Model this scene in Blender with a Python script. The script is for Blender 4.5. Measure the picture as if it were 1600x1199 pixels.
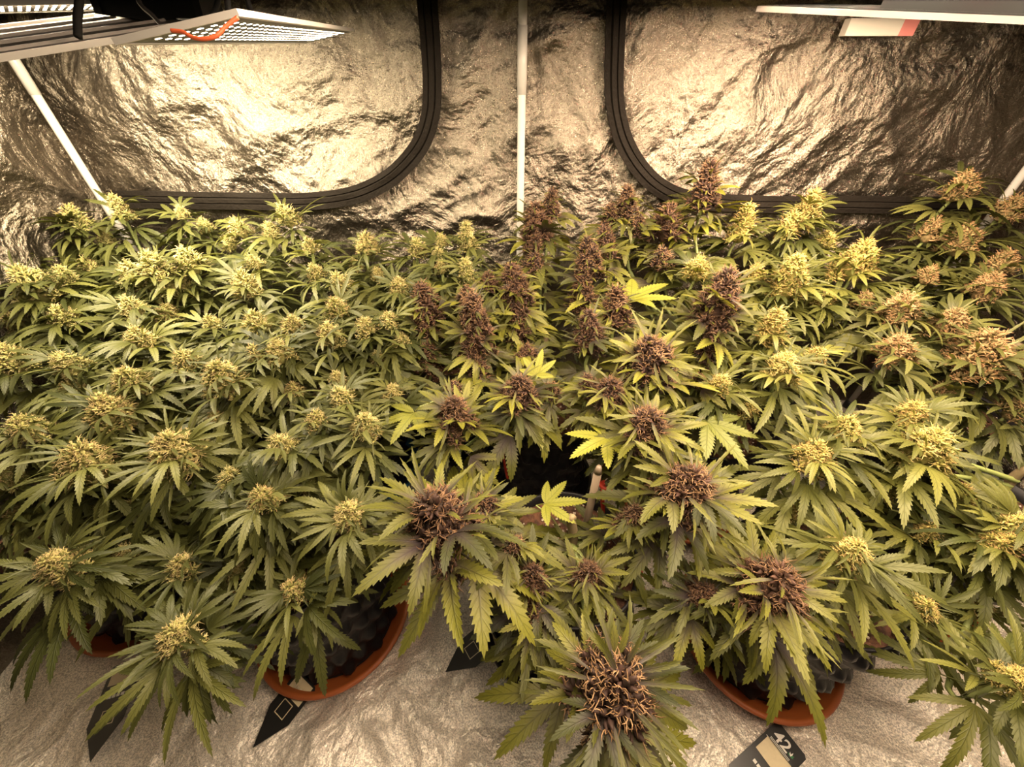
import bpy, bmesh, math, random
from mathutils import Vector, Matrix, Quaternion, noise

for o in list(bpy.data.objects):
    bpy.data.objects.remove(o)
scene = bpy.context.scene
COL = scene.collection
rnd = random.Random(7)

# ------------------------------------------------------------------ camera
CAM = Vector((0, 0, 1.05)); PITCH = math.radians(39.5); FPX = 600.0
cd = bpy.data.cameras.new('camera'); cd.sensor_width = 36; cd.lens = FPX / 1600 * 36
cd.clip_start = 0.01
co = bpy.data.objects.new('camera', cd); COL.objects.link(co)
co.location = CAM; co.rotation_euler = (math.pi / 2 - PITCH, 0, 0)
scene.camera = co
FW = Vector((0, math.cos(PITCH), -math.sin(PITCH))); UP = Vector((0, math.sin(PITCH), math.cos(PITCH))); RT = Vector((1, 0, 0))

# ------------------------------------------------------------------ world, exposure
w = bpy.data.worlds.new('world'); scene.world = w; w.use_nodes = True
w.node_tree.nodes['Background'].inputs[0].default_value = (1.0, 0.82, 0.6, 1)
w.node_tree.nodes['Background'].inputs[1].default_value = 0.06
scene.view_settings.view_transform = 'Standard'
scene.view_settings.look = 'None'
scene.view_settings.gamma = 1
scene.view_settings.use_curve_mapping = False
scene.view_settings.exposure = 0.0
WARM = (1.0, 0.82, 0.57)
LAMP_POWER = 2.2
scene.cycles.max_bounces = 4; scene.cycles.diffuse_bounces = 2; scene.cycles.glossy_bounces = 3; scene.cycles.transmission_bounces = 2

def dirp(px, py):
    return RT * ((px - 800) / FPX) - UP * ((py - 599.5) / FPX) + FW
def ray(px, py, d):
    return CAM + dirp(px, py) * d
def on_wall(px, py, Y):
    r = dirp(px, py); return CAM + r * (Y / r.y)
def on_z(px, py, Z):
    r = dirp(px, py); return CAM + r * ((Z - CAM.z) / r.z)
def depth(p):
    return (p - CAM).dot(FW)

# tent box
XL, XR, YB, YF, ZT = -1.145, 1.375, 1.165, -0.16, 2.0

# ------------------------------------------------------------------ object helpers
def link(name, data, mat=None, parent=None):
    o = bpy.data.objects.new(name, data); COL.objects.link(o)
    if mat is not None and data is not None and len(data.materials) == 0:
        data.materials.append(mat)
    if parent is not None:
        o.parent = parent
    return o
def tag(o, label=None, cat=None, group=None, kind=None):
    if label: o['label'] = label
    if cat: o['category'] = cat
    if group: o['group'] = group
    if kind: o['kind'] = kind
    return o
def empty(name, loc=(0, 0, 0)):
    o = bpy.data.objects.new(name, None); COL.objects.link(o); o.location = loc
    o.empty_display_size = 0.02
    return o
class MB:
    def __init__(s): s.v = []; s.f = []; s.uv = []
    def add(s, vs, fs, uvs=None):
        n = len(s.v); s.v += [tuple(v) for v in vs]; s.f += [tuple(i + n for i in f) for f in fs]
        s.uv += uvs if uvs else [(0.0, 0.5)] * len(vs)
    def box(s, c, sx, sy, sz, m=None):
        vs = [Vector((x * sx / 2, y * sy / 2, z * sz / 2)) for x in (-1, 1) for y in (-1, 1) for z in (-1, 1)]
        if m: vs = [m @ v for v in vs]
        vs = [v + Vector(c) for v in vs]
        s.add(vs, [(0, 1, 3, 2), (4, 6, 7, 5), (0, 4, 5, 1), (2, 3, 7, 6), (0, 2, 6, 4), (1, 5, 7, 3)])
    def tube(s, pts, rads, n=6, cap=True):
        pts = [Vector(p) for p in pts]
        if not isinstance(rads, (list, tuple)): rads = [rads] * len(pts)
        vs = []; fs = []
        for i, p in enumerate(pts):
            t = (pts[min(i + 1, len(pts) - 1)] - pts[max(i - 1, 0)]).normalized()
            a = t.orthogonal() if abs(t.z) > .9 else t.cross(Vector((0, 0, 1)))
            if abs(t.z) > .9: a = Vector((0, 1, 0)).cross(t)
            a.normalize(); b = t.cross(a)
            for k in range(n):
                an = 2 * math.pi * k / n
                vs.append(p + (a * math.cos(an) + b * math.sin(an)) * rads[i])
        for i in range(len(pts) - 1):
            for k in range(n):
                fs.append((i * n + k, i * n + (k + 1) % n, (i + 1) * n + (k + 1) % n, (i + 1) * n + k))
        if cap:
            fs.append(tuple(range(n))[::-1]); fs.append(tuple((len(pts) - 1) * n + k for k in range(n)))
        s.add(vs, fs)
    def lathe(s, prof, n=48):
        vs = []; fs = []
        for r, z in prof:
            for k in range(n):
                a = 2 * math.pi * k / n; vs.append((r * math.cos(a), r * math.sin(a), z))
        for i in range(len(prof) - 1):
            for k in range(n):
                fs.append((i * n + k, i * n + (k + 1) % n, (i + 1) * n + (k + 1) % n, (i + 1) * n + k))
        s.add(vs, fs)
    def mesh(s, name, smooth=True, uv=False):
        me = bpy.data.meshes.new(name); me.from_pydata(s.v, [], s.f)
        if uv:
            l = me.uv_layers.new(name='UVMap')
            buf = [0.0] * (2 * len(me.loops))
            for i, lp in enumerate(me.loops):
                buf[2 * i], buf[2 * i + 1] = s.uv[lp.vertex_index]
            l.data.foreach_set('uv', buf)
        if smooth: me.polygons.foreach_set('use_smooth', [True] * len(me.polygons))
        me.update(); return me
    def build(s, name, mat, parent=None, smooth=True, uv=False):
        return link(name, s.mesh(name, smooth, uv), mat, parent)
def catmull(pts, sub=6):
    pts = [Vector(p) for p in pts]; out = []
    P = [pts[0]] + pts + [pts[-1]]
    for i in range(1, len(P) - 2):
        for k in range(sub):
            t = k / sub; a, b, c, d = P[i - 1], P[i], P[i + 1], P[i + 2]
            out.append(0.5 * ((2 * b) + (c - a) * t + (2 * a - 5 * b + 4 * c - d) * t * t + (3 * b - a - 3 * c + d) * t ** 3))
    out.append(pts[-1]); return out

# ------------------------------------------------------------------ materials
class NT:
    def __init__(s, name):
        s.m = bpy.data.materials.new(name); s.m.use_nodes = True; s.t = s.m.node_tree
        s.b = s.t.nodes['Principled BSDF']; s.o = s.t.nodes['Material Output']
    def n(s, typ, **kw):
        nd = s.t.nodes.new(typ)
        for k, v in kw.items(): setattr(nd, k, v)
        return nd
    def l(s, a, b): s.t.links.new(a, b)
    def math(s, op, a, b=None, c=None, clamp=False):
        nd = s.n('ShaderNodeMath', operation=op); nd.use_clamp = clamp
        for i, x in enumerate((a, b, c)):
            if x is None: continue
            if isinstance(x, (int, float)): nd.inputs[i].default_value = x
            else: s.l(x, nd.inputs[i])
        return nd.outputs[0]
    def sstep(s, x, lo, hi):
        nd = s.n('ShaderNodeMapRange', interpolation_type='SMOOTHSTEP')
        s.l(x, nd.inputs[0]); nd.inputs[1].default_value = lo; nd.inputs[2].default_value = hi
        return nd.outputs[0]
    def mix(s, f, a, b, mode='MIX'):
        nd = s.n('ShaderNodeMix', data_type='RGBA', blend_type=mode)
        if isinstance(f, (int, float)): nd.inputs[0].default_value = f
        else: s.l(f, nd.inputs[0])
        for i, x in ((6, a), (7, b)):
            if isinstance(x, tuple): nd.inputs[i].default_value = (*x[:3], 1)
            else: s.l(x, nd.inputs[i])
        return nd.outputs[2]
    def noise(s, scale, detail=3, coord=None, rough=.5):
        nd = s.n('ShaderNodeTexNoise'); nd.inputs['Scale'].default_value = scale; nd.inputs['Detail'].default_value = detail
        nd.inputs['Roughness'].default_value = rough
        if coord is None:
            if not hasattr(s, 'tc'): s.tc = s.n('ShaderNodeTexCoord')
            coord = s.tc.outputs['Object']
        s.l(coord, nd.inputs['Vector']); return nd
def plain(name, col, rough=.5, metal=0.0, bump=0.0, bscale=40, var=0.0, spec=.5):
    t = NT(name); t.b.inputs['Specular IOR Level'].default_value = spec; t.b.inputs['Roughness'].default_value = rough; t.b.inputs['Metallic'].default_value = metal
    nz = t.noise(bscale)
    if var:
        t.l(t.mix(nz.outputs[0], tuple(c * (1 - var) for c in col), tuple(min(1, c * (1 + var)) for c in col)), t.b.inputs['Base Color'])
    else: t.b.inputs['Base Color'].default_value = (*col, 1)
    if bump:
        bp = t.n('ShaderNodeBump'); bp.inputs['Strength'].default_value = bump; bp.inputs['Distance'].default_value = .003
        t.l(nz.outputs[0], bp.inputs['Height']); t.l(bp.outputs[0], t.b.inputs['Normal'])
    return t.m
def emis(name, col, s):
    t = NT(name); t.b.inputs['Base Color'].default_value = (*col, 1)
    t.b.inputs['Emission Color'].default_value = (*col, 1); t.b.inputs['Emission Strength'].default_value = s
    return t.m
def mylar(name, col, fine=1.0, metal=.85, rough=.36, glitter=False):
    t = NT(name)
    t.b.inputs['Metallic'].default_value = metal
    g = t.noise(330 if glitter else 560, 2, rough=.75)
    r = t.n('ShaderNodeMapRange'); t.l(g.outputs[0], r.inputs[0]); r.inputs[1].default_value = .3; r.inputs[2].default_value = .7
    r.inputs[3].default_value = rough - .1; r.inputs[4].default_value = rough + .12; t.l(r.outputs[0], t.b.inputs['Roughness'])
    t.b.inputs['Base Color'].default_value = (*col, 1)
    if glitter:
        glint = t.sstep(g.outputs[0], .38, .62)  # glints of the embossed grain, put into base colour and metallic as speckle
        t.l(t.mix(glint, tuple(c * .5 for c in col), col), t.b.inputs['Base Color']); t.l(t.math('ADD', t.math('MULTIPLY', glint, .4), .15), t.b.inputs['Metallic'])
    c1 = t.noise(6, 5, rough=.54); c1.inputs['Distortion'].default_value = .35
    c2 = t.noise(26, 4, rough=.6); c2.inputs['Distortion'].default_value = .2
    b0 = t.n('ShaderNodeBump'); b0.inputs['Strength'].default_value = .8; b0.inputs['Distance'].default_value = .085
    t.l(c1.outputs[0], b0.inputs['Height'])
    b1 = t.n('ShaderNodeBump'); b1.inputs['Strength'].default_value = .5; b1.inputs['Distance'].default_value = .0095
    t.l(c2.outputs[0], b1.inputs['Height']); t.l(b0.outputs[0], b1.inputs['Normal'])
    b2 = t.n('ShaderNodeBump'); b2.inputs['Strength'].default_value = .75 * fine; b2.inputs['Distance'].default_value = .0016
    t.l(g.outputs[0], b2.inputs['Height']); t.l(b1.outputs[0], b2.inputs['Normal'])
    t.l(b2.outputs[0], t.b.inputs['Normal'])
    return t.m
def leaf_material():
    t = NT('leaf_blade')
    oi = t.n('ShaderNodeObjectInfo'); uv = t.n('ShaderNodeUVMap'); sp = t.n('ShaderNodeSeparateXYZ'); t.l(uv.outputs[0], sp.inputs[0])
    u = sp.outputs[0]; a = t.math('MULTIPLY', t.math('ABSOLUTE', t.math('SUBTRACT', sp.outputs[1], .5)), 2)
    mid = t.math('SUBTRACT', 1, t.sstep(a, .03, .12))
    fr = t.math('FRACT', t.math('SUBTRACT', t.math('MULTIPLY', u, 9), t.math('MULTIPLY', a, 1.5)))
    vein = t.math('SUBTRACT', 1, t.sstep(t.math('ABSOLUTE', t.math('SUBTRACT', fr, .5)), .04, .16))
    vm = t.math('MAXIMUM', mid, t.math('MULTIPLY', vein, .55))
    nz = t.noise(60, 3)
    c0 = t.mix(nz.outputs[0], (.72, .78, .7), (1.22, 1.18, 1.1)); base = t.mix(1, oi.outputs['Color'], c0, 'MULTIPLY')
    dark = t.mix(t.math('MULTIPLY', vm, .55), base, t.mix(1, base, (.38, .42, .3), 'MULTIPLY'))
    pur = t.math('MULTIPLY', t.math('SUBTRACT', 1, oi.outputs['Alpha']), t.math('SUBTRACT', 1, t.sstep(t.math('ADD', u, t.math('MULTIPLY', a, .2)), .12, .78)))
    col = t.mix(pur, dark, (.045, .03, .04))
    t.l(col, t.b.inputs['Base Color']); t.b.inputs['Roughness'].default_value = .5
    t.b.inputs['Specular IOR Level'].default_value = .27
    bp = t.n('ShaderNodeBump'); bp.inputs['Strength'].default_value = .35; bp.inputs['Distance'].default_value = .002; bp.invert = True
    t.l(vm, bp.inputs['Height']); t.l(bp.outputs[0], t.b.inputs['Normal'])
    tr = t.n('ShaderNodeBsdfTranslucent'); t.l(t.mix(1, col, (1.15, 1.1, .6), 'MULTIPLY'), tr.inputs[0])
    mx = t.n('ShaderNodeMixShader'); mx.inputs[0].default_value = .28
    t.l(t.b.outputs[0], mx.inputs[1]); t.l(tr.outputs[0], mx.inputs[2]); t.l(mx.outputs[0], t.o.inputs[0])
    return t.m
def tint_material(name, rough, lo, hi, scale):
    t = NT(name); oi = t.n('ShaderNodeObjectInfo'); nz = t.noise(scale, 2)
    t.l(t.mix(1, oi.outputs['Color'], t.mix(t.sstep(nz.outputs[0], .3, .7), lo, hi), 'MULTIPLY'), t.b.inputs['Base Color'])
    t.b.inputs['Roughness'].default_value = rough; t.b.inputs['Specular IOR Level'].default_value = .15
    return t.m
M = {}
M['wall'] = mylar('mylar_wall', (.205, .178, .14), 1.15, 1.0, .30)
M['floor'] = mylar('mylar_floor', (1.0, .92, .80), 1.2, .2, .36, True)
M['leaf'] = leaf_material()
M['bud'] = tint_material('flower_bract', .6, (.55, .6, .5), (1.35, 1.25, 1.2), 7)
M['pistil'] = tint_material('flower_pistil', .6, (.7, .62, .5), (1.25, 1.25, 1.2), 5)
M['stem'] = plain('green_stem', (.17, .2, .06), .55, 0, .4, 60, .25)
M['woody'] = plain('woody_stem', (.16, .12, .06), .7, 0, .5, 80, .3)
M['pot'] = plain('black_plastic', (.010, .009, .010), .4, 0, .1, 30, 0, .25)
M['terra'] = plain('terracotta_plastic', (.33, .085, .02), .48, 0, .15, 25, .12)
M['blue'] = plain('blue_plastic', (.02, .09, .2), .4)
M['black'] = plain('black_trim', (.010, .008, .006), .8, 0, .8, 120, 0, .08)
M['white'] = plain('white_pole_enamel', (.5, .48, .44), .35)
M['alu'] = plain('brushed_aluminium', (.22, .2, .18), .45, .6, .1, 90)
M['darkalu'] = plain('dark_board', (.06, .055, .05), .5)
M['alu_edge'] = plain('pale_aluminium_edge', (.5, .48, .44), .3, .3)
M['darkmetal'] = plain('black_heatsink', (.008, .008, .008), .5, .0, 0, 40, 0, .2)
M['cord'] = plain('black_rope', (.012, .011, .01), .8)
M['redcord'] = plain('red_soft_tie', (.42, .03, .012), .5)
M['orangecord'] = plain('orange_cord', (.5, .09, .03), .5)
M['greencord'] = plain('green_tie', (.01, .1, .05), .5)
M['stake'] = plain('grey_stake', (.12, .09, .06), .5)

M['tag'] = plain('black_tag_card', (.012, .012, .012), .35)
M['cream'] = plain('cream_print', (.62, .52, .33), .5, 0, 0, 120, .12)
M['print'] = plain('white_print', (.75, .72, .66), .5)
M['greenprint'] = plain('green_print', (.03, .2, .06), .5)
M['box'] = plain('white_plastic', (.5, .47, .4), .45)
M['pinkend'] = plain('pink_plastic', (.5, .17, .15), .45)
def soil_mat():
    t = NT('coco_soil'); n1 = t.noise(70, 5); n2 = t.noise(24, 3)
    t.l(t.mix(t.sstep(n1.outputs[0], .3, .7), (.035, .014, .007), (.14, .06, .03)), t.b.inputs['Base Color'])
    bp = t.n('ShaderNodeBump'); bp.inputs['Strength'].default_value = 1; bp.inputs['Distance'].default_value = .006
    t.l(n1.outputs[0], bp.inputs['Height']); t.l(bp.outputs[0], t.b.inputs['Normal']); t.b.inputs['Roughness'].default_value = .9
    return t.m
M['soil'] = soil_mat(); M['perlite'] = plain('perlite', (.6, .5, .4), .8)

# ------------------------------------------------------------------ tent shell
def crease(p, seed):
    q = Vector((p[0] + seed, p[1], p[2])); wq = q + noise.noise_vector(q * 1.7) * .22
    r = abs(noise.noise(wq * 2.3)) * .014
    for k, (ang, fr, am, pw) in enumerate(((.5, 4.5, .011, 5), (-.7, 6, .009, 6), (1.2, 8, .006, 6), (.1, 11, .004, 7))):
        c, s_ = math.cos(ang), math.sin(ang); a = wq.x + wq.y; b = wq.z + wq.y * .6
        d = noise.noise(Vector(((a * c + b * s_) * fr * .35, (b * c - a * s_) * fr, seed + k * 3.3)))
        m = .5 + .5 * noise.noise(q * 1.9 + Vector((k * 7, 0, 0)))
        r += (1 - abs(d)) ** pw * am * m * 1.6
    return r
POT_XY = [(-.90, .44), (-.42, .365), (-.88, .86), (-.47, .80), (-.19, .975), (.105, .355), (.08, .765), (.562, .325), (.50, .70), (.97, .45), (.80, .93), (1.17, .74)]
def floor_h(p):
    k = min(1, max(0, (min(math.hypot(p[0] - x, p[1] - y) for x, y in POT_XY) - .15) / .12))
    return crease((p[0], p[1], 0), 31.9) * 1.7 * k * k * (3 - 2 * k)
def sheet(name, O, U, V, nu, nv, N, seed, mat, amp=1.0):
    O, U, V, N = Vector(O), Vector(U), Vector(V), Vector(N); mb = MB()
    vs = []
    for j in range(nv + 1):
        for i in range(nu + 1):
            p = O + U * (i / nu) + V * (j / nv)
            e = min(1, 14 * min(i / nu, 1 - i / nu)) * min(1, 14 * min(j / nv, 1 - j / nv))
            vs.append(p + N * ((floor_h(p) if name == 'floor' else crease(p, seed) * amp) * e))
    mb.add(vs, [(j * (nu + 1) + i, j * (nu + 1) + i + 1, (j + 1) * (nu + 1) + i + 1, (j + 1) * (nu + 1) + i) for j in range(nv) for i in range(nu)])
    o = mb.build(name, mat); tag(o, kind='structure'); return o
W_, D_ = XR - XL, YB - YF
sheet('wall_back', (XL, YB, 0), (W_, 0, 0), (0, 0, ZT), 330, 262, (0, -1, 0), 1.3, M['wall'], 1.15)
sheet('wall_left', (XL, YF, 0), (0, D_, 0), (0, 0, ZT), 150, 210, (1, 0, 0), 11.7, M['wall'], .8)
sheet('wall_right', (XR, YB, 0), (0, -D_, 0), (0, 0, ZT), 150, 210, (-1, 0, 0), 23.1, M['wall'], .8)
sheet('floor', (XL, YF - .3, 0), (W_, 0, 0), (0, D_ + .3, 0), 300, 190, (0, 0, 1), 31.9, M['floor'], 1.7)
sheet('ceiling', (XL, YB, ZT), (W_, 0, 0), (0, -D_, 0), 60, 40, (0, 0, -1), 5.5, M['wall'], .8)

def trim_path(name, pix):
    pts = catmull([on_wall(x, y, YB - .03) for x, y in pix], 7)
    prof = [(-.0215, .0), (-.0215, .006), (-.009, .007), (-.007, .003), (-.0045, .008), (.0055, .009), (.008, .004), (.0105, .0075), (.0215, .006), (.0215, .0)]
    vs = []; n = len(prof)
    for i, p in enumerate(pts):
        t = (pts[min(i + 1, len(pts) - 1)] - pts[max(i - 1, 0)]).normalized(); s = t.cross(Vector((0, -1, 0))).normalized()
        wob = noise.noise(p * 6) * .0025
        for a, h in prof:
            vs.append(p + s * (a + wob) + Vector((0, -1, 0)) * (h + noise.noise(p * 14 + Vector((a * 90, 0, 0))) * .0025))
    fs = [(i * n + k, i * n + k + 1, (i + 1) * n + k + 1, (i + 1) * n + k) for i in range(len(pts) - 1) for k in range(n - 1)]
    mb = MB(); mb.add(vs, fs); o = mb.build(name, M['black'], smooth=False); tag(o, kind='structure')
    o['label'] = 'black zip trim curving round a vent window on the silver back wall'
    return o
trim_path('trim_1', [(664, -160), (666, -70), (668, 0), (673, 70), (676, 130), (673, 180), (656, 228), (622, 268), (582, 293), (535, 308), (470, 314), (380, 314), (280, 313), (176, 311)])
trim_path('trim_2', [(968, -160), (966, -70), (964, 0), (961, 70), (959, 130), (963, 178), (976, 224), (1000, 264), (1034, 294), (1078, 311), (1150, 318), (1250, 320), (1400, 320), (1542, 320)])

def pole(x, y, label):
    t = empty('tent_pole', (x, y, 0)); mb = MB()
    mb.tube([(0, 0, .0), (0, 0, ZT - .01)], .0095, 16); mb.build('tube', M['white'], t)
    mb = MB(); mb.tube([(0, 0, 1.0), (0, 0, 1.12)], .0108, 16); mb.build('joint_sleeve', M['white'], t)
    mb = MB(); mb.lathe([(0, 0.), (.016, 0.), (.016, .03), (.0097, .034)], 16); mb.build('foot', M['pot'], t)
    tag(t, label, 'pole', 'tent frame poles')
pole(-1.116, 1.125, 'white tent pole slanting down in the corner at the far left of the back wall')
pole(.023, 1.132, 'thin white upright tent pole dividing the back wall in the middle')
pole(1.338, 1.125, 'white tent pole in the corner at the far right of the back wall')

# ------------------------------------------------------------------ lamps
def rect(p1, p2, p4):
    e1 = p2 - p1; e2 = p4 - p1; e2 = e2 - e1 * (e2.dot(e1) / e1.length_squared)
    return e1, e2
def board(p1, p2, p4, label, nx, ny, power, red=0, topmat='alu', name='grow_lamp', thick=.007, house=False, edge='alu_edge', led=.0026):
    """a flat LED board: p1-p2 near edge, p4 beyond p1"""
    e1, e2 = rect(p1, p2, p4); L, Wd = e1.length, e2.length; ux, uy = e1.normalized(), e2.normalized(); n = ux.cross(uy)
    if n.z < 0: n = -n
    mat = Matrix((ux, uy, ux.cross(uy))).transposed(); sg = 1 if ux.cross(uy).z > 0 else -1
    t = empty(name); t.matrix_world = Matrix.Translation(p1) @ mat.to_4x4()
    mb = MB(); mb.box((L / 2, Wd / 2, sg * .004), L, Wd, .003); mb.build('plate', M[topmat], t, False)
    for (c, sx, sy) in (((L / 2, -.002, sg * .004), L + .008, .004), ((L / 2, Wd + .002, sg * .004), L + .008, .004), ((-.002, Wd / 2, sg * .004), .004, Wd), ((L + .002, Wd / 2, sg * .004), .004, Wd)):
        mb = MB(); mb.box(c, sx, sy, thick); mb.build('edge_strip', M[edge], t, False)
    mb = MB(); rb = MB(); s = led; nr = 0
    for i in range(nx):
        for j in range(ny):
            x = (i + .5) / nx * (L - .03) + .015; y = (j + .5) / ny * (Wd - .02) + .01
            isr = red and (i * 7 + j * 5) % red == 0; nr += 1 if isr else 0; h = -sg * .0012
            (rb if isr else mb).add([(x + p_ * s, y + q_ * s, sg * .0023) for p_, q_ in ((-1, -1), (1, -1), (1, 1), (-1, 1))], [(0, 3, 2, 1)])
    area = nx * ny * (2 * s) ** 2
    tag(mb.build('led_grid', emis('white_led', WARM, power * LAMP_POWER / (math.pi * area)), t, False), kind='stuff')
    if red: tag(rb.build('red_led_grid', emis('red_led', (1.0, .04, .06), .6 * power * LAMP_POWER / (math.pi * area)), t, False), kind='stuff')
    mb = MB()
    for k in range(5):
        mb.box((L / 2, Wd * (k + .5) / 5, sg * .007), L * .9, .003, .004)
    tag(mb.build('heatsink_fins', M[topmat], t, False), kind='stuff')
    if house:
        mb = MB(); mb.box((L * .7, Wd * .5, sg * .03), L * .6, Wd * .8, .045); mb.build('housing', M['darkmetal'], t, False)
    tag(t, label, 'lamp', 'hanging LED grow lamps'); return t
board(ray(-120, 117, .42), ray(345, 42, .62), ray(-100, 60, .62), 'grey LED board with a pale edge seen almost edge-on below the black driver box', 26, 20, 14)
Q1, Q2 = Vector((-.214, .412, 1.078)), Vector((-.31, 1.014, 1.101))
board(Q1, Q2, Q1 + Vector((-.088, -.013, -.016)), 'tilted LED board showing rows of bright white diodes at the top left', 34, 6, .3, 0, 'darkalu', led=.0021, thick=.0045)
board(ray(-150, 26, .66), ray(172, 17, .80), ray(-150, 13, .56), 'LED board with a bright row of diodes in the far top left corner', 22, 5, 1.0)
D1 = ray(1186, 19, .64)
board(D1, ray(1760, 47, .42), D1 + Vector((.13, .10, .012)), 'black LED board with a pale lower edge at the top right', 30, 10, 10, 6, 'darkmetal', house=True, edge='alu')
E1, E2 = Vector((-.22, .80, 1.142)), Vector((.93, .945, 1.135))  # only its far edge shows; unseen reach over the front enlarged to add light
board(E1, E2, E1 + Vector((.108, -.86, .004)), 'LED board with red diodes just above the black board at the top right, enlarged out of view to light the front', 36, 26, 29, 9, edge='alu')

# driver box, cords
t = empty('driver_box', on_wall(262, 40, .93)); mb = MB()
m = Matrix.Rotation(math.radians(8), 3, 'Y')
mb.box((0, 0, .03), .155, .06, .055, m); mb.build('housing', M['darkmetal'], t, False)
for s in (-1, 1):
    mb = MB(); mb.box((s * .083, 0, .03 - s * .012), .012, .064, .06, m); mb.build('end_cap', M['pot'], t, False)
tag(t, 'black driver box hanging above the grey LED board at the top left', 'driver box')
def cord(pix, d, r, mat, label, cat='cord', name='hanging_cord', group='lamp cords'):
    pts = catmull([ray(x, y, dd if dd else d) for x, y, dd in pix], 6); mb = MB(); mb.tube(pts, r, 6)
    return tag(mb.build(name, M[mat], None), label, cat, group)
cord([(128, -60, 0), (124, 0, 0), (121, 30, 0), (122, 58, 0)], .50, .0045, 'cord', 'black cord dropping onto the grey LED board left of the driver box')
cord([(205, -40, 0), (218, 4, 0), (240, 26, 0), (262, 52, 0)], .60, .0035, 'alu', 'thin silver hanger wire slanting in front of the driver box')
cord([(345, -40, 0), (340, 5, 0), (331, 24, 0), (323, 34, 0)], .62, .004, 'cord', 'black cord curving down at the right end of the driver box')
cord([(352, -40, 0), (356, 10, 0), (360, 28, 0)], .50, .004, 'cord', 'short black cord above the near corner of the tilted LED board')
cord([(378, -40, 0), (388, 6, 0), (397, 30, 0)], .55, .004, 'cord', 'black cord reaching the bright tilted LED board to the right of the others')
cord([(232, -40, 0), (234, 0, 0), (232, 12, 0)], .78, .007, 'cord', 'thick black cord entering the driver box from above')
cord([(508, 12, 0), (516, 26, 0), (532, 50, 0)], .70, .0012, 'alu', 'very thin wire at the far corner of the tilted LED board')
cord([(268, 48, 0), (285, 50, 0), (300, 58, 0), (318, 61, 0), (338, 56, 0), (352, 42, 0), (372, 27, 0)], .285, .0015, 'orangecord', 'orange soft tie looped round the near end of the bright LED board', 'tie', 'soft_tie', 'orange and red soft ties')
cord([(0, 64, .62), (20, 61, 0), (45, 60, 0), (64, 64, 0)], .62, .004, 'cord', 'black cable lying on the grey LED board at the left picture edge')

# white box under the right board
t = empty('sensor_box', on_wall(1372, 43, 1.10)); mb = MB(); mb.box((-.014, 0, 0), .112, .02, .027); mb.build('case', M['box'], t, False)
mb = MB(); mb.box((.058, 0, -.0005), .032, .0195, .026); mb.build('end_piece', M['pinkend'], t, False)
tag(t, 'white plastic box with a pink end hanging under the black LED board', 'box')

# ------------------------------------------------------------------ pots and saucers
POT_R, POT_H, SAU_R = .142, .34, .172
def pot_mesh():
    mb = MB(); n, rows = 96, 40; vs = []; fs = []
    for j in range(rows + 1):
        for k in range(n):
            a = 2 * math.pi * k / n; z = .01 + (POT_H - .01) * j / rows
            r = POT_R - .014 + .016 * max(0, math.sin(j * math.pi / 4 + .01) * math.sin(k * math.pi / 4 + .01)) ** .8
            vs.append((r * math.cos(a), r * math.sin(a), z))
    for j in range(rows):
        for k in range(n):
            fs.append((j * n + k, j * n + (k + 1) % n, (j + 1) * n + (k + 1) % n, (j + 1) * n + k))
    mb.add(vs, fs); r0 = POT_R - .012
    mb.lathe([(r0, POT_H), (r0 + .002, POT_H + .004), (r0 - .004, POT_H + .004), (r0 - .006, POT_H - .03)], 60)
    mb.lathe([(0, .01), (r0, .01)], 60)
    return mb.mesh('air_pot_wall', True)
def soil_mesh():
    mb = MB(); n = 32; vs = [(0, 0, POT_H - .02)]; fs = []
    for j in range(1, 9):
        for k in range(n):
            a = 2 * math.pi * k / n; r = (POT_R - .015) * j / 8
            vs.append((r * math.cos(a), r * math.sin(a), POT_H - .022 + noise.noise(Vector((math.cos(a) * r * 40, math.sin(a) * r * 40, 2))) * .006))
    for k in range(n): fs.append((0, 1 + k, 1 + (k + 1) % n))
    for j in range(7):
        for k in range(n): fs.append((1 + j * n + k, 1 + (j + 1) * n + k, 1 + (j + 1) * n + (k + 1) % n, 1 + j * n + (k + 1) % n))
    mb.add(vs, fs); return mb.mesh('soil_surface')
def perlite_mesh():
    r = random.Random(3); mb = MB()
    for _ in range(170):
        a, q = r.random() * 6.283, math.sqrt(r.random()) * (POT_R - .02); s = r.uniform(.0015, .004)
        c = Vector((q * math.cos(a), q * math.sin(a), POT_H - .017))
        v = [c + Vector(d) * s * r.uniform(.7, 1.2) for d in ((1, 0, 0), (-1, 0, 0), (0, 1, 0), (0, -1, 0), (0, 0, 1), (0, 0, -1))]
        mb.add(v, [(0, 2, 4), (2, 1, 4), (1, 3, 4), (3, 0, 4), (2, 0, 5), (1, 2, 5), (3, 1, 5), (0, 3, 5)])
    return mb.mesh('perlite', False)
PM, SM, PLM = pot_mesh(), soil_mesh(), perlite_mesh()
def sau_mesh():
    mb = MB(); R_ = SAU_R
    mb.lathe([(0, .006), (R_ - .03, .006), (R_ - .012, .05), (R_ - .004, .055), (R_, .051), (R_, .046), (R_ - .006, .044), (R_ - .026, .0), (0, .0)], 64)
    return mb.mesh('saucer_bowl')
SAU = sau_mesh()
PM.materials.append(M['pot']); SM.materials.append(M['soil']); PLM.materials.append(M['perlite']); SAU.materials.append(None)
POTS = {}
def add_pot(key, x, y, label, sau, slabel):
    t = empty('air_pot', (x, y, .008)); t.rotation_euler = (0, 0, rnd.random() * 6)
    link('pot_wall', PM, None, t); so = link('soil', SM, None, t); tag(link('perlite', PLM, None, so), kind='stuff')
    tag(t, label, 'plant pot', 'black dimpled pots'); POTS[key] = Vector((x, y, POT_H))
    s = link('saucer', SAU); s.location = (x, y, .001)
    s.material_slots[0].link = 'OBJECT'; s.material_slots[0].material = M[sau]
    tag(s, slabel, 'saucer', 'pot saucers')
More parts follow.
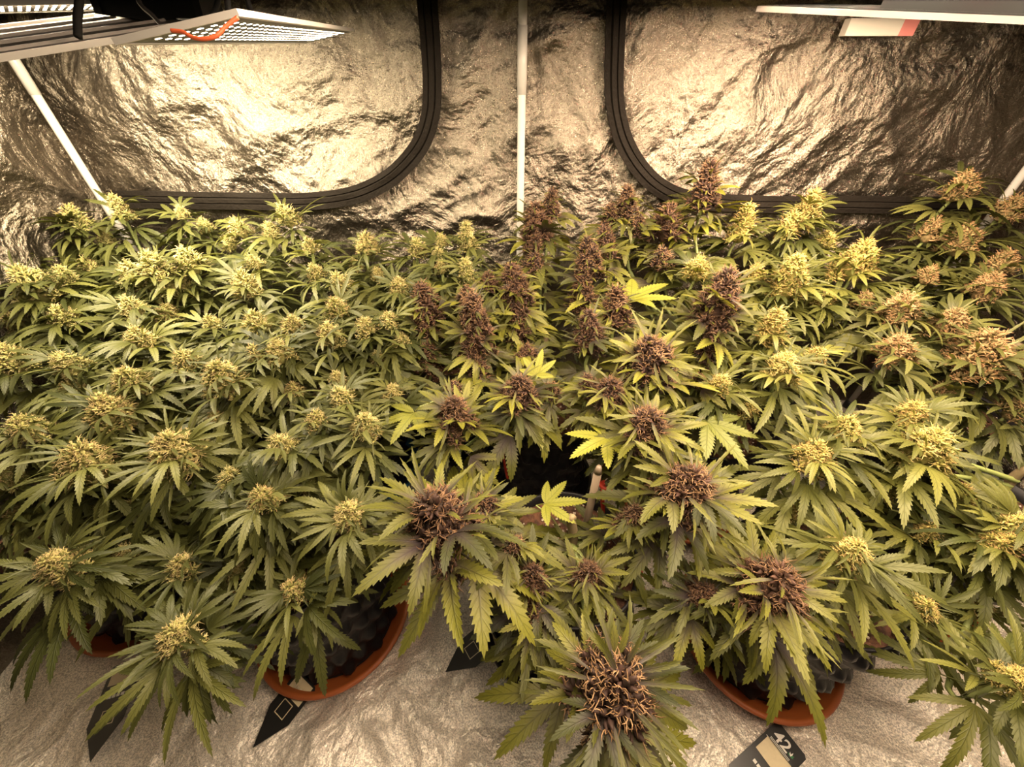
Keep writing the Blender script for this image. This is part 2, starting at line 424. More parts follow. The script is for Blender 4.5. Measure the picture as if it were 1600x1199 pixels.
add_pot('fl', -.90, .44, 'black dimpled pot in the orange saucer nearest the silver wall on the left', 'terra', 'orange saucer partly covered by leaves at the lower left beside the silver wall')
add_pot('fm', -.42, .365, 'black dimpled pot in the big orange saucer left of the front purple plant', 'terra', 'big orange saucer at the bottom with a black tag leaning on it')
add_pot('bl', -.88, .86, 'black pot hidden under the green plant in the back left corner', 'pot', 'black saucer under the plant in the back left corner')
add_pot('blue', -.47, .80, 'black pot standing in the blue saucer left of the centre', 'blue', 'blue saucer showing beside the bare silver floor left of the centre')
add_pot('bm', -.19, .975, 'black pot by the back wall left of the middle pole', 'pot', 'black saucer by the back wall left of the middle pole')
add_pot('cf', .105, .355, 'black dimpled pot with open speckled soil at the front centre', 'pot', 'black saucer at the front centre with a tag at its rim')
add_pot('cb', .08, .765, 'black dimpled pot with its ridged wall bare at the centre of the picture', 'pot', 'black saucer of the bare ridged pot in the centre')
add_pot('rf', .562, .325, 'black dimpled pot in the orange saucer at the bottom right', 'terra', 'whole orange saucer in full view at the bottom right')
add_pot('rp', .50, .70, 'black pot in the orange saucer right of centre behind the purple flowers', 'terra', 'orange saucer peeking out right of centre')
add_pot('ry', .97, .45, 'black pot under the yellow-green plant on the right', 'terra', 'orange-red saucer under the yellow-green plant at the lower right')
add_pot('by', .80, .93, 'black pot by the back wall right of the middle pole', 'pot', 'black saucer by the back wall right of the middle pole')
add_pot('ob', 1.17, .74, 'black pot with bare brown soil near the right picture edge', 'pot', 'black saucer near the right picture edge')

# ------------------------------------------------------------------ leaves
def prof(s, W):
    return W * 2.05 * (s ** .75) * ((1 - s) ** .95)
def leaflet(mb, base, ang, L, W, n, th0, droop, fold, rr, serr=True, M4=None):
    pts = []; x = z = 0.0; side = rr.uniform(-.12, .12)
    for i in range(n + 1):
        s = i / n; th = th0 - droop * s
        if i: x += L / n * math.cos(th); z += L / n * math.sin(th)
        pts.append((x, side * L * s * s * .5, z, s, th))
    ca, sa = math.cos(ang), math.sin(ang); vs = []; uv = []; fs = []
    def put(xx, yy, zz, u, v):
        p = Vector((base[0] + xx * ca - yy * sa, base[1] + xx * sa + yy * ca, base[2] + zz))
        vs.append(M4 @ p if M4 else p); uv.append((u, v)); return len(vs) - 1
    mids = [put(p[0], p[1], p[2], p[3], .5) for p in pts]
    for sd in (1, -1):
        prev = mids[0]
        for i in range(n):
            p, q = pts[i], pts[i + 1]
            if i < n - 1:
                wt = prof(min(.98, (p[3] + .75 / n)), W); k = .98 if serr else .5
                wn = prof(q[3], W) * (.74 if serr else 1)
                hz = math.cos(p[4])
                nx = put(q[0], q[1] + sd * wn, q[2] + fold * wn * hz, q[3], .5 + .5 * sd * (.78 if serr else 1))
                if serr:
                    tx = p[0] + (q[0] - p[0]) * 1.12; tz = p[2] + (q[2] - p[2]) * 1.12
                    ti = put(tx, q[1] + sd * wt * 1.06, tz + fold * wt * hz, min(1, p[3] + 1.12 / n), .5 + .5 * sd)
                    f = [mids[i], mids[i + 1], nx, ti, prev] if i else [mids[i], mids[i + 1], nx, ti]
                else:
                    f = [mids[i], mids[i + 1], nx, prev] if i else [mids[i], mids[i + 1], nx]
                fs.append(f if sd < 0 else f[::-1]); prev = nx
            else:
                f = [mids[i], mids[i + 1], prev]; fs.append(f if sd < 0 else f[::-1])
    mb.add(vs, fs, uv)
ANG = {3: (0, 38, -38), 5: (0, 32, -32, 68, -68), 7: (0, 27, -27, 56, -56, 92, -92)}
FAC = {3: (1, .8, .8), 5: (1, .9, .9, .62, .62), 7: (1, .94, .94, .74, .74, .42, .42)}
def palmate(mb, nl, L, W, n, rr, sweep=.8, droop=.9, serr=True, M4=None, pet=.22, flat=0):
    base = (pet * L, 0, pet * L * .15)
    pp = [Vector((0, 0, 0)), Vector((pet * L * .5, 0, pet * L * .14)), Vector(base)]
    if M4: pp = [M4 @ p for p in pp]
    mb.tube(pp, [L * .014, L * .011, L * .008], 3, False)
    for a, fc in zip(ANG[nl], FAC[nl]):
        a = math.radians(a * sweep + rr.uniform(-5, 5))
        leaflet(mb, base, a, L * fc * rr.uniform(.92, 1.05), W * L * (.55 + .45 * fc), n, rr.uniform(.05, .3) * (1 - flat), droop * rr.uniform(.75, 1.25), rr.uniform(.05, .4) * (1 - flat * .5), rr, serr, M4)
def leaf_set(nl_list, W, n, seed, sweep, droop, serr=True):
    out = []
    for i, nl in enumerate(nl_list):
        rr = random.Random(seed + i); mb = MB()
        palmate(mb, nl, 1.0, W * rr.uniform(.9, 1.12), n, rr, sweep * rr.uniform(.85, 1.15), droop * rr.uniform(.6, 1.3), serr)
        me = mb.mesh('fan_leaf', True, True); me.materials.append(M['leaf']); out.append(me)
    return out
LEAF = {
    ('n', 1): leaf_set([5, 7, 5, 5, 3, 5, 3], .108, 14, 100, .8, .95),
    ('n', 0): leaf_set([5, 5, 3, 3, 5, 5], .112, 8, 200, .8, .95),
    ('w', 1): leaf_set([5, 3, 3, 5, 5, 3], .17, 13, 300, .95, .85),
    ('w', 0): leaf_set([5, 3, 3, 5, 3], .18, 8, 400, .8, .85),
    ('f', 1): leaf_set([5, 5], .2, 13, 500, 1.1, .25),
}
# ------------------------------------------------------------------ flowers
def bud_meshes(asp, seed, hd=False):
    rr = random.Random(seed); cal, pis, sug = MB(), MB(), MB()
    nn = int((16 if hd else 11) * asp) + 3; nugs = [(Vector((0, 0, asp - .17)), .15)]
    for k in range(nn):
        t = (k + .5) / nn; a = k * 2.39996 + rr.uniform(-.4, .4); r = .5 * (1 - .62 * t ** 1.5) * rr.uniform(.85, 1.08)
        R_ = (.165 if hd else .19) * (1 - .2 * t) * rr.uniform(.8, 1.2)
        nugs.append((Vector((math.cos(a) * (r - R_ * .8), math.sin(a) * (r - R_ * .8), .1 + t * (asp - .34))), R_))
    core = MB(); core.lathe([(.0, .0), (.15, .05), (.22, asp * .25), (.17, asp * .5), (.07, asp * .7), (0.0, asp * .78)], 8); cal.add([Vector(v) for v in core.v], core.f)
    ncal = 22 if hd else 15; q_ = .72 if hd else 1.0
    for c, R_ in nugs:
        for i in range(ncal):
            z = 1 - 1.55 * (i + .5) / ncal; a = i * 2.39996 + rr.random() * .8; q = math.sqrt(max(0, 1 - z * z))
            d = Vector((q * math.cos(a), q * math.sin(a), z)); out = Vector((c.x, c.y, 0)); d = (d + out * .6).normalized()
            p = c + d * R_ * .45 * rr.uniform(.8, 1.2); ax = (d + Vector((0, 0, .3)) + Vector((rr.uniform(-.35, .35), rr.uniform(-.35, .35), rr.uniform(-.3, .3)))).normalized()
            L = rr.uniform(.10, .17) * q_; r = L * .33; u = ax.orthogonal().normalized(); v = ax.cross(u)
            vs = []
            for s, k in ((0, .7), (.4, 1.0), (.75, .5)):
                for g in range(4):
                    an = g * math.pi / 2; vs.append(p + ax * (L * s) + (u * math.cos(an) + v * math.sin(an)) * r * k)
            vs.append(p + ax * L * 1.15)
            cal.add(vs, [(j * 4 + g, j * 4 + (g + 1) % 4, (j + 1) * 4 + (g + 1) % 4, (j + 1) * 4 + g) for j in range(2) for g in range(4)] + [(8 + g, 8 + (g + 1) % 4, 12) for g in range(4)])
            for _ in range((3 if hd else 2) if rr.random() < .8 else 1):
                pl = rr.uniform(.08, .17) * (.62 if hd else 1.05); dv = (ax + Vector((rr.uniform(-.8, .8), rr.uniform(-.8, .8), rr.uniform(-.4, .7)))).normalized()
                bend = Vector((rr.uniform(-1, 1), rr.uniform(-1, 1), rr.uniform(-.8, .4))) * pl * .6
                b = p + ax * L * .7; w_ = .0068 if hd else .011
                pts = [b, b + dv * pl * .4, b + dv * pl * .75 + bend * .35, b + dv * pl * .95 + bend]
                pis.tube(pts, [w_, w_ * .95, w_ * .8, w_ * .25], 3, False)
        for _ in range(2):
            el = rr.uniform(-.2, .9); out = Vector((c.x, c.y, 0))
            base = math.atan2(out.y, out.x) if out.length > .05 else rr.random() * 6.283; a = base + rr.uniform(-.8, .8)
            mt = Matrix.Translation(c) @ Matrix.Rotation(a, 4, 'Z') @ Matrix.Rotation(-el, 4, 'Y') @ Matrix.Rotation(rr.uniform(-.6, .6), 4, 'X')
            leaflet(sug, (R_ * .5, 0, 0), 0, rr.uniform(.3, .72), rr.uniform(.035, .055), 6, .15, rr.uniform(.2, 1.1), .35, rr, True, mt)
    a = cal.mesh('flower_cluster', True); a.materials.append(M['bud'])
    b = pis.mesh('pistils', True); b.materials.append(M['pistil'])
    c = sug.mesh('sugar_leaves', True, True); c.materials.append(M['leaf'])
    return a, b, c
BUD = {(k, h): [bud_meshes(asp, 10 * i + 1000 * k + 77 * h, h) for i in range(3)] for k, asp in ((0, .95), (1, 1.4), (2, 1.9)) for h in (0, 1)}

TYPES = {  # bract, pistil, leaf colours (two ends), purple amount, leaf width class
    'G': dict(b=((0.189, 0.189, 0.061), (0.244, 0.227, 0.088)), p=((0.405, 0.360, 0.180), (0.349, 0.270, 0.135)), l=((0.033, 0.039, 0.010), (0.104, 0.106, 0.028)), pur=0, w='n'),
    'Y': dict(b=((0.211, 0.200, 0.055), (0.255, 0.222, 0.072)), p=((0.427, 0.354, 0.152), (0.360, 0.253, 0.101)), l=((0.037, 0.044, 0.010), (0.119, 0.119, 0.026)), pur=0, w='n'),
    'O': dict(b=((0.167, 0.122, 0.061), (0.189, 0.150, 0.067)), p=((0.371, 0.236, 0.124), (0.349, 0.208, 0.107)), l=((0.041, 0.047, 0.013), (0.119, 0.117, 0.032)), pur=.1, w='n'),
    'P': dict(b=((.030, .018, .015), (.050, .028, .020)), p=((.135, .080, .046), (.205, .130, .072)), l=((0.031, 0.035, 0.008), (0.140, 0.136, 0.017)), pur=.8, w='w'),
}
def lerp(a, b, t): return tuple(x + (y - x) * t for x, y in zip(a, b))

CANOPY_A, CANOPY_B = .39, .35
def canopy(px, py, dz=0):
    r = dirp(px, py); t = (CANOPY_A + dz - CAM.z) / (r.z - CANOPY_B * r.y)
    p = CAM + r * t
    if p.y > 1.02: p = CAM + r * (1.02 / r.y)
    return p
def inside(p, m=.02):
    return XL + m < p.x < XR - m and p.y < YB - m
PLANTS = {}
def plant(key, label):
    b = POTS[key]; t = empty('cannabis_plant', (b.x, b.y, b.z)); t['label'] = label; t['category'] = 'plant'; t['group'] = 'potted flowering plants'
    PLANTS[key] = dict(root=t, base=b, foliage=MB(), cols=[], n=0, rr=random.Random(hash(key) % 1000 if False else sum(map(ord, key)) * 7))
    return t
def set_local(o, parent_world, world):
    o.matrix_basis = parent_world.inverted() @ world
def cola(key, typ, x, y, wpx, aspc=0, dz=0, nleaf=None, hd=None, lmul=1.0, dark=1.0):
    P = PLANTS[key]; rr = P['rr']; T = TYPES[typ]; root = P['root']; B = P['base']
    c = canopy(x, y, dz); d = depth(c); wd = wpx * d / FPX * (1.24 if typ == 'P' else 1.12)
    asp = (.95, 1.4, 1.9)[aspc]; H = wd * asp
    lean = Vector((c.x - B.x, c.y - B.y, 0)) * .35 + Vector((rr.uniform(-.12, .12), rr.uniform(-.12, .12), 0))
    if lean.length > .35: lean = lean.normalized() * .35
    ax = (Vector((0, 0, 1)) + lean).normalized()
    base = c - ax * H * .5
    rot = Vector((0, 0, 1)).rotation_difference(ax).to_matrix().to_4x4() @ Matrix.Rotation(rr.random() * 6.283, 4, 'Z')
    cw = Matrix.Translation(base) @ rot @ Matrix.Scale(wd, 4)
    rootw = Matrix.Translation(B)
    ma, mp, ms = rr.choice(BUD[(aspc, 1 if wpx >= 44 else 0)]); q = rr.random()
    o = link('flower_cluster', ma, None, root); set_local(o, rootw, cw); o.color = (*lerp(*T['b'], q), 1)
    po = link('pistils', mp, None, o); po.color = (*lerp(*T['p'], rr.random()), 1); po['kind'] = 'stuff'
    so = link('sugar_leaves', ms, None, o); so['kind'] = 'stuff'
    lc = lerp(*T['l'], rr.uniform(.15, .7)); so.color = (*lc, 1 - T['pur'] * .9)
    if hd is None: hd = 1 if wpx >= 38 else 0
    if nleaf is None: nleaf = (15 if wpx >= 55 else (12 if wpx >= 36 else 9)) - (3 if typ == 'P' else 0)
    a0 = rr.random() * 6.283
    Lb = (.108 if typ != 'P' else .092) * lmul * min(1.1, .72 + wpx * d / FPX * 4.5)
    for k in range(nleaf):
        a = a0 + k * 2.39996 + rr.uniform(-.25, .25); f = (k + .5) / nleaf
        L = Lb * rr.uniform(.8, 1.2) * (.62 + .5 * f); h = H * (.55 - .6 * f) - .05 * f
        el = math.radians(38 - 48 * f + rr.uniform(-10, 10))
        p = base + ax * h
        for _ in range(6):
            dirh = Vector((math.cos(a), math.sin(a), 0))
            if inside(p + dirh * L * 1.35, .035): break
            a += 1.1
        else: L *= .5
        sc = L
        wm = Matrix.Translation(p + dirh * wd * .12) @ Matrix.Rotation(a, 4, 'Z') @ Matrix.Rotation(-el, 4, 'Y') @ Matrix.Rotation(rr.uniform(-.5, .5), 4, 'X') @ Matrix.Scale(sc, 4)
        l = link('leaf', rr.choice(LEAF[(T['w'], hd)]), None, o); set_local(l, cw, wm)
        lc = lerp(*T['l'], min(1, max(0, rr.gauss(.5, .28)))); v = rr.uniform(.85, 1.12)
        l.color = (lc[0] * v, lc[1] * v, lc[2] * v, 1 - T['pur'] * rr.uniform(.3, 1.1)); P['n'] += 1
    P['cols'].append((base, ax, wd, typ))
def finish_plant(key, nfol=7):
    P = PLANTS[key]; rr = P['rr']; root = P['root']; B = P['base']
    hs = [c[0].z for c in P['cols']]; top = min(max(hs) - .06, B.z + .22)
    mb = MB(); trunk = catmull([Vector((0, 0, -.03)), Vector((.006, .004, .05)), Vector((-.004, .006, .11)), Vector((0, 0, max(.12, top - B.z)))], 4)
    mb.tube(trunk, [.011 - .005 * i / len(trunk) for i in range(len(trunk))], 8); mb.build('main_stem', M['woody'], root)
    for (b, ax, wd, typ) in P['cols']:
        e = b - B + ax * wd * .2; z0 = rr.uniform(.02, max(.04, min(e.z - .03, top - B.z - .02)))
        s = Vector((0, 0, z0)); hor = Vector((e.x, e.y, 0))
        m1 = s + hor * .4 + Vector((0, 0, max(.015, (e.z - z0) * .22))); m2 = e - ax * (.35 * max(.05, (e - s).length)) * .6
        pts = catmull([s, m1, m2, e], 4); mb = MB(); n = len(pts)
        mb.tube(pts, [.0052 - .002 * i / n for i in range(n)], 5, False); mb.build('branch', M['stem'], root)
        fol = P['foliage']; T = TYPES[typ]
        for k in range(nfol):
            tpos = rr.uniform(.35, .98); p = pts[int(tpos * (n - 1))]
            a = rr.random() * 6.283; L = rr.uniform(.06, .105)
            for _ in range(6):
                if inside(B + p + Vector((math.cos(a), math.sin(a), 0)) * L * 1.35, .035): break
                a += 1.1
            else: continue
            mt = Matrix.Translation(p) @ Matrix.Rotation(a, 4, 'Z') @ Matrix.Rotation(-rr.uniform(-.3, .5), 4, 'Y') @ Matrix.Rotation(rr.uniform(-.5, .5), 4, 'X')
            palmate(fol, rr.choice((3, 5, 5)), L, .14, 6, rr, .9, .9, True, mt)
    T = TYPES[P['cols'][0][3]]
    o = P['foliage'].build('lower_foliage', M['leaf'], root, True, True); o['kind'] = 'stuff'; o.color = (*lerp(*T['l'], .25), 1 - T['pur'] * .5)
def fan(key, x, y, dz, L, a, el, col, pur=0, mesh=0):
    """a single large leaf with a stalk: x, y is where its leaflets meet"""
    P = PLANTS[key]; rr = P['rr']; c = canopy(x, y, dz); B = P['base']
    pet = .22 * L; d = Vector((math.cos(a), math.sin(a), 0))
    wm = Matrix.Translation(c - d * pet) @ Matrix.Rotation(a, 4, 'Z') @ Matrix.Rotation(-el, 4, 'Y') @ Matrix.Scale(L, 4)
    l = link('leaf', LEAF[('f', 1)][mesh], None, P['root']); set_local(l, Matrix.Translation(B), wm); l.color = (*col, 1 - pur)
    mb = MB(); s = c - d * pet - B; e = Vector((0, 0, .1)) if s.length > .2 else Vector((0, 0, .03))
    mb.tube(catmull([e, (e + s) * .5 + Vector((0, 0, .02)), s], 4), .0016, 4, False); mb.build('leaf_stalk', M['stem'], P['root'])

plant('fl', 'green plant with pale buds over the orange saucer at the lower left')
plant('fm', 'green plant spreading over the big orange saucer left of the front purple plant')
plant('bl', 'green plant filling the back left corner below the left vent window')
plant('blue', 'green plant in the blue saucer left of the centre')
plant('bm', 'pale green plant by the back wall just left of the middle pole')
plant('cf', 'dark purple-budded plant at the bottom centre, nearest the camera, with yellowing leaves')
plant('cb', 'purple-budded plant with tall spikes in front of the middle pole')
plant('rf', 'dark purple-budded plant in the orange saucer at the bottom right')
plant('rp', 'purple-budded plant right of the middle pole with big brown flower heads')
plant('ry', 'yellow-green plant with spiky buds at the lower right')
plant('by', 'yellow-green plant by the back wall below the right vent window')
plant('ob', 'plant with orange-brown buds along the right picture edge')

C = {
 'fl': [('G', 137, 722, 78), ('G', 275, 702, 76), ('G', 43, 669, 52), ('G', 9, 742, 44, 0, -.03), ('G', 92, 884, 62), ('G', 284, 884, 40, 0, -.05), ('G', 279, 993, 66), ('G', 197, 862, 30, 0, -.08), ('G', 169, 641, 62), ('G', 30, 800, 36, 0, -.08), ('G', 150, 800, 30, 0, -.1), ('G', 366, 888, 30, 0, -.09), ('G', 215, 790, 34, 0, -.08)],
 'fm': [('G', 545, 805, 56), ('G', 412, 778, 46), ('G', 458, 922, 40, 0, -.04), ('G', 439, 697, 42), ('G', 362, 746, 34, 0, -.03), ('G', 496, 656, 34), ('G', 340, 820, 28, 0, -.08), ('G', 480, 760, 28, 0, -.06)],
 'bl': [('G', 118, 343, 40, 0), ('G', 186, 325, 26, 1), ('G', 283, 332, 20), ('G', 34, 377, 24, 0, -.02), ('G', 86, 356, 20, 0, -.02), ('G', 54, 409, 22, 0, -.03), ('G', 137, 414, 24, 0, -.04), ('G', 51, 446, 64, 0), ('G', 99, 430, 28), ('G', 208, 429, 42), ('G', 253, 430, 52, 1), ('G', 295, 408, 42), ('G', 205, 480, 36), ('G', 263, 490, 30, 0, -.04), ('G', 100, 497, 40, 0, -.04), ('G', 219, 529, 40), ('G', 14, 560, 56), ('G', 105, 568, 44), ('G', 203, 595, 50), ('G', 289, 562, 34), ('G', 116, 614, 44, 0, -.04), ('G', 165, 372, 22, 0, -.04), ('G', 20, 500, 30, 0, -.05)],
 'bm': [('G', 374, 357, 30), ('G', 447, 337, 34), ('G', 423, 361, 26), ('G', 484, 384, 24), ('G', 396, 410, 24), ('G', 492, 425, 26), ('G', 359, 381, 22, 0, -.03), ('G', 573, 382, 34), ('G', 651, 388, 30), ('G', 729, 370, 30, 1), ('G', 685, 398, 22), ('G', 690, 418, 22), ('G', 729, 424, 28, 1), ('G', 624, 446, 28), ('G', 531, 443, 34), ('G', 590, 430, 22, 0, -.04), ('G', 690, 376, 20), ('G', 555, 415, 20, 0, -.04), ('G', 660, 430, 20, 0, -.04), ('G', 320, 352, 22, 0, -.03)],
 'blue': [('G', 385, 443, 42), ('G', 526, 482, 36), ('G', 400, 505, 40), ('G', 458, 508, 32), ('G', 516, 522, 40), ('G', 571, 511, 32), ('G', 608, 502, 30), ('G', 437, 549, 44), ('G', 400, 552, 30), ('G', 349, 590, 62), ('G', 526, 592, 26, 0, -.03), ('G', 533, 620, 36), ('G', 571, 664, 46), ('G', 614, 611, 26, 0, -.04), ('G', 628, 532, 26, 0, -.03), ('G', 460, 610, 30, 0, -.05), ('G', 590, 560, 24, 0, -.05), ('G', 330, 505, 26, 0, -.04), ('G', 340, 655, 30, 0, -.05)],
 'cf': [('P', 688, 815, 116, 0, .03, 14, None, 1.42), ('P', 754, 790, 46, 0, -.02, 8), ('P', 805, 851, 30, 0, -.05, 5), ('P', 832, 908, 50, 1, -.08), ('P', 919, 897, 46, 0, -.08), ('P', 960, 1075, 134, 0, .0, 13, None, 1.15), ('P', 837, 968, 36, 0, -.12), ('P', 947, 966, 24, 0, -.12), ('P', 988, 812, 46, 1, -.05, 8)],
 'cb': [('P', 861, 321, 28, 1), ('P', 839, 356, 46, 1, .01), ('P', 835, 412, 32, 0, -.04), ('P', 803, 450, 48, 1), ('P', 810, 512, 34, 1, -.07), ('P', 763, 442, 30), ('P', 731, 466, 34), ('P', 665, 475, 42, 1), ('P', 662, 508, 34, 1, -.03), ('P', 742, 512, 52, 2), ('P', 748, 580, 34, 1, -.09), ('P', 709, 608, 26, 0, -.06), ('P', 712, 648, 60, 0, 0, 10), ('P', 810, 612, 58, 0, 0, 10), ('P', 861, 610, 28, 0, -.03, 4), ('P', 824, 553, 30, 0, -.05), ('P', 773, 668, 24, 0, -.12, 3), ('P', 672, 560, 34, 1, -.08)],
 'rp': [('P', 979, 318, 30, 1), ('P', 953, 342, 26, 1), ('P', 997, 354, 28), ('P', 1043, 348, 52), ('P', 945, 381, 32, 1), ('P', 920, 407, 44, 1), ('P', 911, 460, 38, 1, -.06), ('P', 1033, 406, 34, 0, -.03), ('P', 962, 481, 42, 1), ('P', 921, 520, 46, 1), ('P', 1013, 562, 78, 0, .02, 16), ('P', 918, 598, 26), ('P', 952, 614, 54), ('P', 1010, 667, 72, 0, .02, 16), ('P', 1104, 292, 42, 1), ('P', 1122, 474, 66, 1, .02, 15), ('P', 1104, 550, 46, 1, -.07), ('P', 1090, 596, 24, 0, -.06), ('P', 1070, 762, 92, 0, .02, 13, None, 1.2), ('P', 985, 700, 30, 0, -.08)],
 'rf': [('P', 1206, 918, 100, 0, .0, 13, None, 1.1), ('P', 1098, 928, 48, 0, -.06), ('P', 1130, 965, 30, 0, -.1), ('P', 1250, 960, 28, 0, -.1)],
 'ry': [('Y', 1271, 710, 58), ('Y', 1321, 671, 50), ('Y', 1449, 698, 74), ('Y', 1330, 862, 60), ('Y', 1445, 950, 36, 0, -.05), ('Y', 1449, 830, 32, 0, -.06), ('Y', 1564, 852, 54, 0, -.02), ('Y', 1592, 820, 40), ('Y', 1591, 1064, 54, 0, .02), ('Y', 1426, 646, 46), ('Y', 1500, 770, 34, 0, -.06), ('Y', 1240, 800, 30, 0, -.1), ('Y', 1390, 770, 34, 0, -.08), ('Y', 1530, 950, 34, 0, -.1)],
 'by': [('Y', 1161, 350, 38, 1), ('Y', 1262, 326, 38, 1), ('Y', 1235, 352, 40), ('Y', 1290, 374, 28, 0, -.02), ('Y', 1340, 406, 62, 0), ('Y', 1235, 434, 52, 1), ('Y', 1090, 420, 38), ('Y', 1181, 428, 30, 0, -.03), ('Y', 1208, 511, 42, 1), ('Y', 1225, 573, 54), ('Y', 1127, 599, 32, 0, -.03), ('Y', 1276, 555, 28, 0, -.04), ('Y', 1290, 470, 28, 0, -.05), ('Y', 1170, 640, 26, 0, -.08)],
 'ob': [('O', 1502, 292, 42, 0), ('O', 1576, 326, 38), ('O', 1455, 360, 36), ('O', 1502, 374, 50), ('O', 1566, 410, 38), ('O', 1543, 447, 46), ('O', 1408, 481, 52), ('O', 1482, 504, 50), ('O', 1401, 545, 52), ('O', 1532, 552, 82), ('O', 1596, 566, 46), ('O', 1350, 470, 28, 0, -.04), ('O', 1470, 610, 30, 0, -.08), ('O', 1590, 640, 40, 0, -.05), ('O', 1450, 430, 28, 0, -.04)],
}
for key, lst in C.items():
    for a in lst:
        cola(key, *a)
    finish_plant(key, 3 if key == 'cf' else (8 if len(lst) < 12 else 6))
YEL = (.16, .165, .018)
fan('cf', 852, 790, -.08, .075, math.radians(0), .15, YEL)
fan('cf', 905, 850, -.14, .06, math.radians(200), .1, (.09, .105, .02))
fan('rp', 948, 686, -.01, .085, math.radians(215), .0, (.17, .17, .018))
fan('cb', 648, 645, -.03, .08, math.radians(250), -.1, (.14, .145, .02))
fan('cb', 838, 590, .0, .055, math.radians(75), .6, (.17, .17, .018))
fan('rp', 985, 470, -.01, .11, math.radians(30), .1, (.14, .145, .02))
fan('rp', 1105, 660, -.05, .11, math.radians(290), -.1, (.10, .11, .02))

# ------------------------------------------------------------------ ties and stakes
def bits(name, pts, r, mat, label, cat, group=None):
    mb = MB(); mb.tube(catmull(pts, 6), r, 8); return tag(mb.build(name, M[mat]), label, cat, group)
b = on_z(906, 862, .255)
t = empty('support_stake', b); mb = MB(); mb.tube([(0, 0, -.05), (0, 0, .27)], .007, 10); mb.build('shaft', M['stake'], t)
mb = MB(); mb.tube([(0, 0, .27), (0, 0, .285)], [.0075, .004], 10); mb.build('tip_cap', M['stake'], t)
tag(t, 'grey-brown support stake standing in the front centre pot', 'stake')
bits('plant_tie', [on_z(944, 752, .42), on_z(941, 775, .41), on_z(942, 800, .36), on_z(936, 825, .32), on_z(922, 845, .27), on_z(914, 868, .245)], .0042, 'redcord', 'red soft tie curving down into the soil beside the stake', 'tie', 'red soft ties')
bits('plant_tie', [on_z(952, 700, .45), on_z(947, 725, .44), on_z(936, 742, .42), on_z(940, 760, .42), on_z(958, 768, .42)], .0045, 'redcord', 'red-orange tie looped behind the bright yellow leaf', 'tie', 'red soft ties')
bits('plant_tie', [on_z(997, 872, .30), on_z(1002, 890, .28), on_z(1000, 906, .26), on_z(1006, 922, .24)], .004, 'redcord', 'short red tie at the right rim of the front centre pot', 'tie', 'red soft ties')
bits('plant_tie', [on_z(786, 702, .27), on_z(788, 722, .25), on_z(793, 748, .2)], .004, 'redcord', 'short red tie hanging on the bare ridged pot in the centre', 'tie', 'red soft ties')
bits('plant_tie', [on_z(1140, 690, .3), on_z(1142, 712, .28), on_z(1138, 735, .25)], .004, 'redcord', 'red tie in the shade left of the yellow-green buds', 'tie', 'red soft ties')
bits('plant_clip', [on_z(868, 690, .28), on_z(872, 682, .285), on_z(882, 680, .285), on_z(886, 690, .28), on_z(880, 696, .28), on_z(870, 694, .28)], .0028, 'greencord', 'green wire loop at the soil of the centre back pot', 'clip')

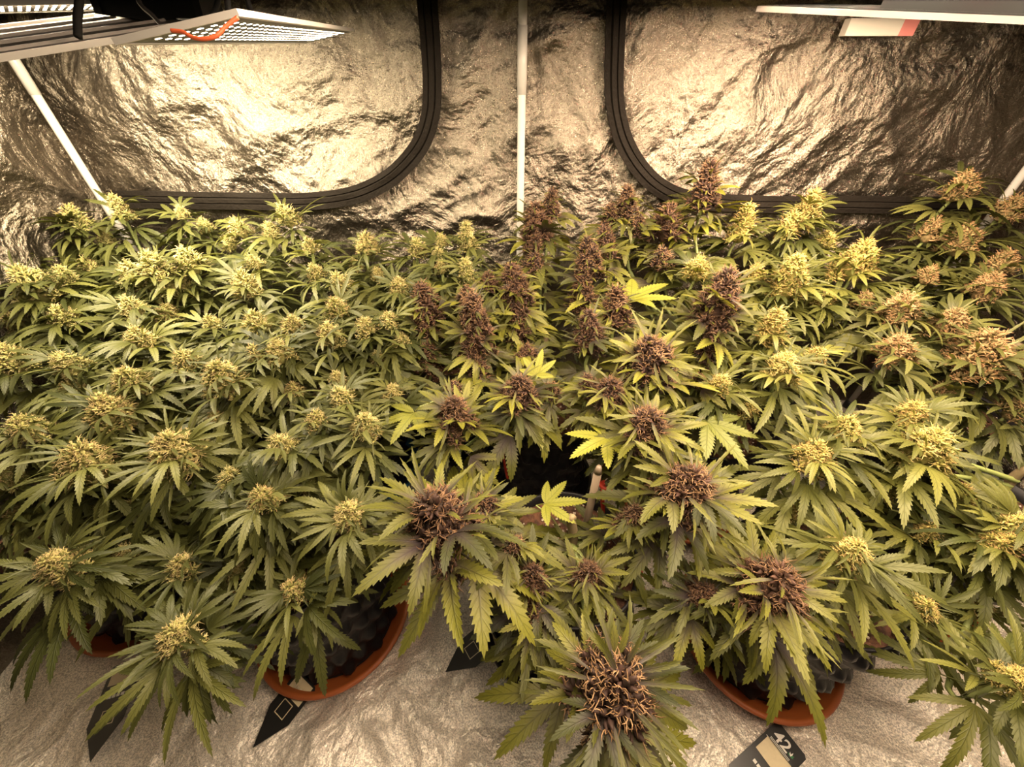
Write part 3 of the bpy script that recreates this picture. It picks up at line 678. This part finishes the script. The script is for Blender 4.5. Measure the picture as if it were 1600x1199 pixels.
# ------------------------------------------------------------------ plant tags
def text_obj(body, size, loc, parent, mat, name):
    cu = bpy.data.curves.new(name, 'FONT'); cu.body = body; cu.size = size; cu.align_x = 'CENTER'; cu.align_y = 'CENTER'; cu.extrude = .0001
    cu.offset = size * .015
    me = bpy.data.meshes.new_from_object(bpy.data.objects.new('tmp', cu)); me.materials.clear()
    o = link(name, me, M[mat], parent); o.location = loc; return o
def tagcard(ptop, ptip, label, wide=.062, z0=.004, lift=0.0):
    """a pointed card; its tip and top lie on the floor or lean on a rim"""
    A = on_z(*ptop, z0 + lift); Bp = on_z(*ptip, z0); ux = (A - Bp); L = ux.length; ux.normalize()
    uy = Vector((0, 0, 1)).cross(ux).normalized(); uz = ux.cross(uy)
    t = empty('plant_tag'); t.matrix_world = Matrix.Translation(Bp + Vector((0, 0, .003 + max(floor_h(Bp.lerp(A, i_ / 12) + uy * w_) - lift * i_ / 12 for i_ in range(13) for w_ in (-wide / 2, 0, wide / 2))))) @ Matrix((ux, uy, uz)).transposed().to_4x4()
    h = wide / 2; r = .005
    pl = [(0, 0), (.058, -h), (L - r, -h), (L, -h + r), (L, h - r), (L - r, h), (.058, h)]
    mb = MB(); n = len(pl)
    mb.add([(x, y, 0) for x, y in pl] + [(x, y, .0012) for x, y in pl], [tuple(range(n))[::-1], tuple(range(n, 2 * n))] + [(i, (i + 1) % n, n + (i + 1) % n, n + i) for i in range(n)])
    mb.build('card', M['tag'], t, False)
    short = L < .19
    mb = MB(); mb.box((L - .022 if short else .142, 0, .0014), .036, wide * .78, .0004); mb.build('cream_panel', M['cream'], t, False)
    for k, y in enumerate((-.009, -.003, .003, .009)):
        mb = MB(); mb.box((.105, y * 1.3, .0014), .006, .0058, .0004); mb.build('print_mark', M['print'], t, False)
    mb = MB(); mb.box((.068, 0, .0014), .026, .026, .0003); mb.build('print_square', M['cream'], t, False)
    mb = MB(); mb.box((.068, 0, .0016), .023, .023, .0004); mb.build('square_centre', M['tag'], t, False)
    tag(t, label, 'plant tag', 'black plant tags')
    if short: return
    x0 = L - .022
    o = text_obj('42', .030, (x0, .006, .0014), t, 'print', 'lettering'); o.rotation_euler = (0, 0, -math.pi / 2)
    for y in range(3):
        mb = MB(); mb.box((x0 - .012 - .0028 * y, .002, .0014), .001, wide * (.62 if y < 2 else .8), .0004); mb.build('print_line', M['print'], t, False)
    empty_leaf(t, (x0 - .002, -.0145, .0014))
def empty_leaf(t, loc):
    for k, (a, l) in enumerate(((0, .010), (.6, .008), (-.6, .008), (1.25, .006), (-1.25, .006))):
        mb = MB(); c, s = math.cos(a), math.sin(a); w_ = .0013
        P_ = [(0, 0), (l * .45, w_), (l, 0), (l * .45, -w_)]
        mb.add([(loc[0] - .004 + x * c - y * s, loc[1] + x * s + y * c, loc[2] + .0003) for x, y in P_], [(0, 3, 2, 1)])
        mb.build('emblem_leaf', M['print'] if k in (0, 1) else M['greenprint'], t, False)
tagcard((213, 1040), (155, 1194), 'black pointed tag under drooping green leaves at the bottom left')
tagcard((486, 1066), (403, 1172), 'black pointed tag leaning out from the big orange saucer', .062, .004, .01)
tagcard((772, 994), (698, 1056), 'black pointed tag sticking out from the black saucer at the front centre', .064, .004, .01)
tagcard((1229, 1158), (1120, 1262), 'black tag with white number 42 cut off by the bottom picture edge', .062)
